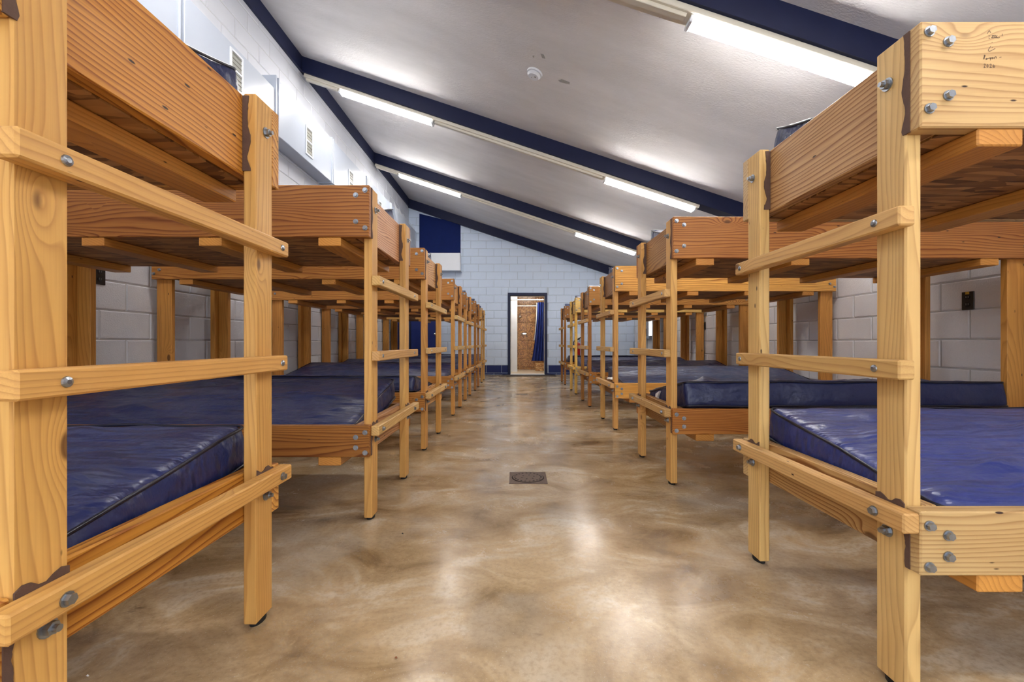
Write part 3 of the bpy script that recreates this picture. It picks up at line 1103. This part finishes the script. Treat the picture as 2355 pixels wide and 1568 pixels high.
def make_bunk(s, xa, yn, cols, label, ext, idx, group):
    """s = +1 right row, -1 left row; xa aisle plane (positive), yn = near face of the near posts"""
    r = random.Random(idx * 17 + (3 if s > 0 else 0))
    t = thing('bunk_bed', label, 'bunk bed', (s * xa, yn, 0.0), group=group)
    X = lambda a, b: (min(s * a, s * b), max(s * a, s * b))
    cpost, crail, cend, crung = cols
    side = 'R' if s > 0 else 'L'
    # aisle posts
    posts = []
    for k, y0 in enumerate((0.0, W)):
        me = wood_box(('post', side, k), [(*X(0, PT), y0, y0 + PD, 0.014, HT)], 'z', 0.004)
        o = link('post', me, t, col=jit(cpost, r))
        posts.append(o)
        link('foot_pad', foot_mesh(0), o, None, (s * PT / 2, y0 + PD / 2, 0))
        if k == 0:          # brown filler run along the joint between post and near rail
            for (za, zb) in ((UB + 0.002, HT - 0.004), (LB + 0.002, RUNGS[2][0] - 0.002)):
                rr = random.Random(21)
                link('filler', filler_mesh(('fillerj', side, za), ragged(-0.013, 0.012, za, zb, rr), 'x', min(0.002 * s, -0.0025 * s), max(0.002 * s, -0.0025 * s)), o)
        for z in (1.548, 0.395):
            put_bolt(o, 'nut', (0, y0 + 0.052, z), -s)
    # wall posts, a flat board with an edge board
    for k, y0 in enumerate((0.0, YI)):
        lst = [(*X(BL - 0.13, BL - 0.041), (0.0 if k == 0 else YI - 0.04), (0.04 if k == 0 else YI), 0.014, UB + 0.2),
               (*X(BL - 0.04, BL), (0.012 if k == 0 else YI - PD - 0.012), (PD + 0.012 if k == 0 else YI - 0.012), 0.014, UB + 0.2)]
        me = wood_box(('wall_post', side, k), lst, 'z', 0.003)
        o = link('wall_post', me, t, col=jit(srgb(212, 152, 76), r))
        link('foot_pad', foot_mesh(0), o, None, (s * (BL - 0.07), (0.03 if k == 0 else YI - 0.03), 0))
    # long rails
    for (z0, z1, nm) in ((UB, HT, 'upper_rail'), (LB, LT, 'lower_rail')):
        for k in (0, 1):
            y0 = -RT if k == 0 else YI
            me = wood_box((nm, side, k), [(*X(0, BL), y0, y0 + RT, z0, z1)], 'x')
            o = link(nm, me, t, col=jit(crail, r, al=0.95))
            if k == 0:
                hh = z1 - z0
                zz = ((z1 - 0.026, 0.02), (z1 - 0.05, 0.065), (z0 + 0.075, 0.065), (z0 + 0.044, 0.02)) if hh > 0.2 else \
                     ((z1 - 0.033, 0.02), (z1 - 0.056, 0.065), (z0 + 0.047, 0.065), (z0 + 0.022, 0.02))
                for (z, x) in zz:
                    put_bolt(o, 'hex', (s * x, -RT, z), '-y')
                    put_bolt(o, 'hex', (s * (BL - x), -RT, z), '-y')
    # end boards (aisle side and wall side)
    for (z0, z1, nm) in ((UB + 0.004, HT - 0.004, 'upper_end_board'), (LB, LT, 'lower_end_board')):
        me = wood_box((nm, side, 0), [(*X(PT + 0.001, PT + 0.041), 0.001, YI - 0.001, z0, z1)], 'y')
        o = link(nm, me, t, col=jit(cend, r, al=0.95))
        if nm[0] == 'u':
            rr = random.Random(5)
            link('filler', filler_mesh(('filler', side), ragged(s * PT, s * 0.012, z0 + 0.01, z1 - 0.005, rr), 'y', W - 0.0035, W + 0.0015), o)
        me = wood_box((nm, side, 1), [(*X(BL - 0.172, BL - 0.132), 0.001, YI - 0.001, z0, z1)], 'y')
        link(nm, me, t, col=jit(cend, r, al=0.95))
    # ladder rungs
    for i, (z0, z1) in enumerate(RUNGS):
        ya = (-0.028, -0.028, -RT)[i] + ext[0]
        yb = W + PD + (0.025, 0.02, 0.045)[i] + ext[1]
        me = wood_box(('ladder_rung', side, i, ext), [(*X(-0.041, -0.0005), ya, yb, z0, z1)], 'y', 0.004)
        o = link('ladder_rung', me, t, col=jit(crung, r))
        for y in (0.045, W + 0.045):
            put_bolt(o, 'round' if i < 2 else 'hex', (s * -0.041, y + (0.03 if y > 0.3 else 0), (z0 + z1) / 2), -s)
    # filler smears where the posts meet the lowest rung
    for k, y0 in enumerate((0.0, W)):
        rr = random.Random(k + 11)
        pts = [(y0 + 0.002, RUNGS[2][1] - 0.001)] + [(y0 + 0.002 + 0.085 * j / 7, RUNGS[2][1] + 0.008 + 0.007 * math.sin(j * 1.3 + k * 2) + 0.003 * rr.random()) for j in range(8)] + [(y0 + 0.087, RUNGS[2][1] - 0.001)]
        link('filler', filler_mesh(('fillerp', side, k), pts, 'x', min(0, -s * 0.003), max(0, -s * 0.003)), posts[k])
    # slats and decks
    for (zt, nm) in ((UB, 'upper_slat'), (LB, 'lower_slat')):
        for (a, b) in SLATS:
            me = wood_box((nm, side, a), [(*X(a, b), -RT + 0.004, YI + RT - 0.004, zt - 0.042, zt)], 'y')
            link(nm, me, t, col=jit(srgb(206, 146, 72), r, 0.12))
        dk = ('deck', side, zt)
        if dk not in _mc:
            _mc[dk] = box_mesh('deck', *X(PT + 0.043, BL - 0.174), 0.002, YI - 0.002, zt + 0.001, zt + 0.014)
            _mc[dk].materials.append(M['osb'])
        link('upper_deck' if zt == UB else 'lower_deck', _mc[dk], t)
    return t


# ---- mattresses
def mattress_mesh(var, s):
    key = ('mattress', var, s)
    if key in _mc:
        return _mc[key]
    L, Wm, T, R = 1.98, 0.752, 0.118, 0.028
    bm = bmesh.new()
    nx, ny, nz = 60, 26, 5
    def shell(fx, fy, fz):
        """rounded box surface point from unit cube point"""
        p = Vector((fx * L, fy * Wm, fz * T))
        c = Vector((min(max(p.x, R), L - R), min(max(p.y, R), Wm - R), min(max(p.z, R), T - R)))
        d = p - c
        if d.length > 1e-9:
            p = c + d.normalized() * R
        return p
    cache = {}
    def vtx(i, j, k):
        q = (i, j, k)
        if q in cache:
            return cache[q]
        # crowd samples towards the borders so that the roundings stay smooth
        e = lambda t, n_: 0.5 - 0.5 * math.cos(math.pi * t / n_) if n_ > 8 else t / n_
        fx = 0.35 * e(i, nx) + 0.65 * i / nx
        fy = 0.5 * e(j, ny) + 0.5 * j / ny
        fz = e(k, nz) if nz > 8 else 0.5 - 0.5 * math.cos(math.pi * k / nz)
        p = shell(fx, fy, fz)
        sd = var * 7.7
        if fz > 0.5:       # slack cover on the top
            a = noise.noise((p.x * 2.2 + sd, p.y * 4.0, 1.0)) * 0.012
            w = noise.noise((p.x * 4.0 + p.y * 5 + sd, p.y * 20.0 - p.x * 7, 2.0 + sd))
            b = max(0.0, w - 0.05) ** 1.2 * 0.032
            edge = min(fx, 1 - fx, fy * 0.5, (1 - fy) * 0.5) * 8
            p.z += (a + b) * min(1.0, 0.25 + edge) + 0.012 * math.sin(math.pi * fy) * math.sin(math.pi * fx)
        if fx < 0.06:
            p.x += noise.noise((p.y * 12 + sd, p.z * 25, 4.0)) * 0.006
        if fy < 0.08 or fy > 0.92:
            p.y += noise.noise((p.x * 9 + sd, p.z * 22, 5.0)) * 0.006
        p.x *= s
        cache[q] = bm.verts.new(p)
        return cache[q]
    def quad(a, b, c, d):
        bm.faces.new((a, b, c, d))
    for i in range(nx):
        for j in range(ny):
            for k in (0, nz):
                quad(vtx(i, j, k), vtx(i + 1, j, k), vtx(i + 1, j + 1, k), vtx(i, j + 1, k))
        for k in range(nz):
            for j in (0, ny):
                quad(vtx(i, j, k), vtx(i + 1, j, k), vtx(i + 1, j, k + 1), vtx(i, j, k + 1))
    for j in range(ny):
        for k in range(nz):
            for i in (0, nx):
                quad(vtx(i, j, k), vtx(i, j + 1, k), vtx(i, j + 1, k + 1), vtx(i, j, k + 1))
    me = bm_mesh(bm, 'mattress', True)
    me.materials.append(M['vinyl'])
    _mc[key] = me
    # piping along the upper and lower rims
    bm = bmesh.new()
    for z in (T - 0.006, 0.008):
        pts = []
        rr = 0.03
        for (cx, cy, a0) in ((L - rr, Wm - rr, 0), (rr, Wm - rr, 90), (rr, rr, 180), (L - rr, rr, 270)):
            for q in range(5):
                a = math.radians(a0 + 22.5 * q)
                pts.append((s * (cx + rr * math.cos(a)), cy + rr * math.sin(a), z))
        # subdivide long sides to let them wander
        full = []
        for p, q in zip(pts, pts[1:] + pts[:1]):
            n_ = max(1, int((Vector(q) - Vector(p)).length / 0.05))
            for m in range(n_):
                v = Vector(p).lerp(Vector(q), m / n_)
                v.z += noise.noise((v.x * 4 + var, v.y * 4, z * 9)) * 0.006
                full.append(v)
        add_path(bm, full, 0.0045, 6, True)
    pm = bm_mesh(bm, 'piping', True)
    pm.materials.append(M['piping'])
    _mc[key + ('p',)] = pm
    return me


def place_mattress(s, xa, yn, level, mode, var, col, label, group, shift=0.0, thick=1.0, extra=0.0):
    zr, zd = (HT, UB + 0.016) if level == 'upper' else (LT, LB + 0.016)
    ht = zr - zd
    me = mattress_mesh(var, s)
    an = math.asin(min(0.95, (ht + extra) / 0.755))
    x = s * (xa + PT + 0.05 + shift)
    if mode == 'far':
        loc, rx = (x, yn + 0.025, zd + 0.002), an
    else:
        loc, rx = (x, yn - 0.02, zr + 0.004), -an
    m = link('mattress', me, None, None, loc, (rx, 0, 0), col)
    tag(m, label, 'mattress', group)
    link('piping', _mc[('mattress', var, s, 'p')], m)
    if thick != 1.0:
        m.scale = (1, 1, thick)
    return m


PALE, GOLD, TAN = srgb(224, 188, 126), srgb(218, 170, 98), srgb(214, 174, 114)
ORANGE, BROWN, DKBROWN = srgb(212, 152, 72, 0.8), srgb(184, 128, 64, 1.0), srgb(160, 110, 60, 1.0)
YELLOW = srgb(240, 198, 106)
NAVY1, NAVY2, NAVY3 = srgb(34, 45, 94), srgb(29, 40, 86), srgb(58, 68, 104)
WORD = ['first', 'second', 'third', 'fourth', 'fifth', 'sixth', 'seventh']
LEFT = [(0.80, 0.688, (GOLD, srgb(218, 160, 80), srgb(212, 148, 62), GOLD), (0, 0)),
        (0.716, 2.146, (GOLD, srgb(168, 112, 52), srgb(210, 160, 116), TAN), (0.02, 0.07)),
        (0.744, 3.54, (srgb(214, 160, 86), srgb(200, 140, 66), srgb(216, 170, 110), PALE), (0.02, 0.06)),
        (0.757, 5.235, (srgb(212, 156, 82), srgb(200, 142, 68), ORANGE, PALE), (0.02, 0.03)),
        (0.771, 6.6, (srgb(208, 152, 78), BROWN, ORANGE, PALE), (0.02, 0.03)),
        (0.752, 7.97, (BROWN, BROWN, BROWN, TAN), (0.02, 0.03)),
        (0.766, 9.6, (GOLD, GOLD, GOLD, GOLD), (0.02, 0.03))]
RIGHT = [(0.96, 1.074, (PALE, srgb(206, 174, 122, 0.5), srgb(200, 160, 106), TAN), (0, 0)),
         (0.947, 2.675, (GOLD, srgb(190, 128, 62), srgb(180, 134, 78), TAN), (0.03, 0.07)),
         (0.977, 4.365, (GOLD, srgb(238, 182, 94), srgb(164, 124, 84), TAN), (0.03, 0.02)),
         (0.98, 5.945, (BROWN, srgb(214, 156, 82), srgb(172, 132, 88), TAN), (0.03, 0.02)),
         (0.99, 7.41, (YELLOW, srgb(250, 216, 132), YELLOW, YELLOW), (0.03, 0.02)),
         (0.985, 9.05, (BROWN, BROWN, BROWN, TAN), (0.03, 0.02))]
LLAB = ['wooden bunk bed cut off by the left photo edge, first in the left row',
        'wooden bunk bed with dark brown upper rail, second in the left row',
        'wooden bunk bed with wide tan end board, third in the left row',
        'orange wooden bunk bed, fourth from the camera in the left row',
        'wooden bunk bed, fifth from the camera in the left row',
        'brown wooden bunk bed, sixth from the camera in the left row',
        'wooden bunk bed farthest from the camera in the left row']
RLAB = ['pale pine bunk bed with pencil writing, first in the right row',
        'wooden bunk bed with reddish brown rails, second in the right row',
        'wooden bunk bed with bright orange rails, third in the right row',
        'brown wooden bunk bed, fourth from the camera in the right row',
        'bright yellow wooden bunk bed, fifth in the right row',
        'dark wooden bunk bed farthest from the camera in the right row']
BUNK = {}
for s, rows, labs, side in ((-1, LEFT, LLAB, 'left'), (1, RIGHT, RLAB, 'right')):
    for i, (xa, yn, cols, ext) in enumerate(rows):
        BUNK[side, i] = make_bunk(s, xa, yn, cols, labs[i], ext, i, 'bunk beds in two rows along the aisle')
        lowm = 'near' if (side, i) in (('right', 1), ('left', 2), ('right', 5)) else 'far'
        low = {('left', 0): NAVY1, ('left', 1): NAVY2, ('right', 0): srgb(44, 57, 124), ('right', 1): NAVY2, ('right', 2): srgb(70, 80, 112)}.get((side, i), NAVY1 if i % 2 else NAVY2)
        m = place_mattress(s, xa, yn, 'lower', lowm, (i * 2 + (1 if s > 0 else 0)) % 4, low,
                           'navy vinyl mattress on the lower bunk of the %s bed in the %s row' % (WORD[i], side), 'lower bunk mattresses', thick=1.4 if (side, i) == ('right', 1) else 1.15, extra=0.035 if (side, i) == ('left', 1) else 0.0)
        if (side, i) == ('right', 1):
            pts = [(0.24, 0.098), (0.33, 0.088), (0.36, 0.05), (0.42, 0.034), (0.4, 0.018), (0.33, 0.02), (0.29, 0.07)]
            me = prism_mesh('care_label', [(p[0] + 0.22, p[1]) for p in pts], 'x', -0.012, 0.004)
            link('care_label', me, m, 'paper')
        place_mattress(s, xa, yn, 'upper', 'far', (i * 3 + (2 if s > 0 else 1)) % 4, NAVY2 if i < 3 else NAVY3,
                       'navy vinyl mattress on the top bunk of the %s bed in the %s row' % (WORD[i], side), 'top bunk mattresses')

# crumpled paper on the third right bunk
bm = bmesh.new()
bmesh.ops.create_icosphere(bm, subdivisions=3, radius=0.05)
for v in bm.verts:
    v.co *= 1 + 0.5 * noise.noise(v.co * 28)
    v.co.z = abs(v.co.z) * 0.45 if v.co.z > 0 else v.co.z * 0.1
    v.co.y *= 2.2
tag(link('crumpled_paper', bm_mesh(bm, 'crumpled_paper'), None, 'paper', (1.04, 4.72, LT + 0.006)), 'crumpled white paper on the lower end board of the third right bunk', 'paper')

# green tape on the bottom rung of the farthest left bunk
link('tape', box_mesh('tape', 0.04, 0.0435, 0.5, 0.6, 0.42, 0.476), BUNK['left', 6], 'green')

# pencil writing on the upper rail of the first right bunk
YR = 1.074 - RT
def rp(x, y):
    px, py = 2220 + x * 0.0829, 50 + y * 0.0829
    return ((px - VX) * YR / FPX - 0.96, EYE + (VY - py) * YR / FPX)
def circ(cx, cy, rx, ry, n=10):
    return [(cx + rx * math.cos(2 * math.pi * i / n), cy + ry * math.sin(2 * math.pi * i / n)) for i in range(n + 1)]
STROKES = [[(600, 340), (660, 245), (705, 310)], [(640, 400), (690, 395)], [(640, 450), (685, 462)], [(730, 390), (785, 385), (720, 452), (795, 446)],
           circ(820, 410, 24, 36), [(880, 375), (850, 440), (920, 450)], [(945, 425), (935, 452)], [(1022, 335), (1015, 400)],
           circ(740, 575, 6, 6, 5), [(705, 680), (660, 740), (630, 790), (645, 815), (680, 818), (740, 790), (830, 742)], circ(745, 710, 6, 6, 5),
           [(500, 1045), (530, 930)], [(515, 935), (540, 920), (552, 950), (520, 990), (525, 1010), (510, 1042)], circ(585, 1035, 18, 20), [(612, 1022), (655, 1014)],
           [(668, 990), (684, 1030), (702, 988)], [(702, 988), (690, 1075)], circ(745, 1010, 18, 24), [(770, 985), (768, 1032)], [(800, 1036), (805, 985)], [(805, 998), (835, 968), (856, 980), (860, 1022)],
           [(940, 990), (1000, 980)],
           [(508, 1185), (540, 1172), (556, 1188), (512, 1275), (562, 1268)], circ(612, 1228, 18, 44), [(672, 1190), (705, 1172), (722, 1190), (672, 1276), (738, 1266)],
           [(778, 1185), (762, 1240), (780, 1274), (812, 1262), (820, 1230), (795, 1222), (768, 1244)]]
bm = bmesh.new()
for st in STROKES:
    P = [Vector((rp(*q)[0], 0, rp(*q)[1])) for q in st]
    for a, b in zip(P, P[1:]):
        d = (b - a)
        if d.length < 1e-6:
            continue
        nrm = Vector((d.z, 0, -d.x)).normalized() * 0.0007
        bm.faces.new([bm.verts.new((q.x, -RT - 0.0004, q.z)) for q in (a - nrm, b - nrm, b + nrm, a + nrm)])
rail = [o for o in BUNK['right', 0].children if o.name.startswith('upper_rail')][0]
link('pencil_writing', bm_mesh(bm, 'pencil_writing'), rail, 'pencil')['label'] = 'faint handwritten pencil marks'
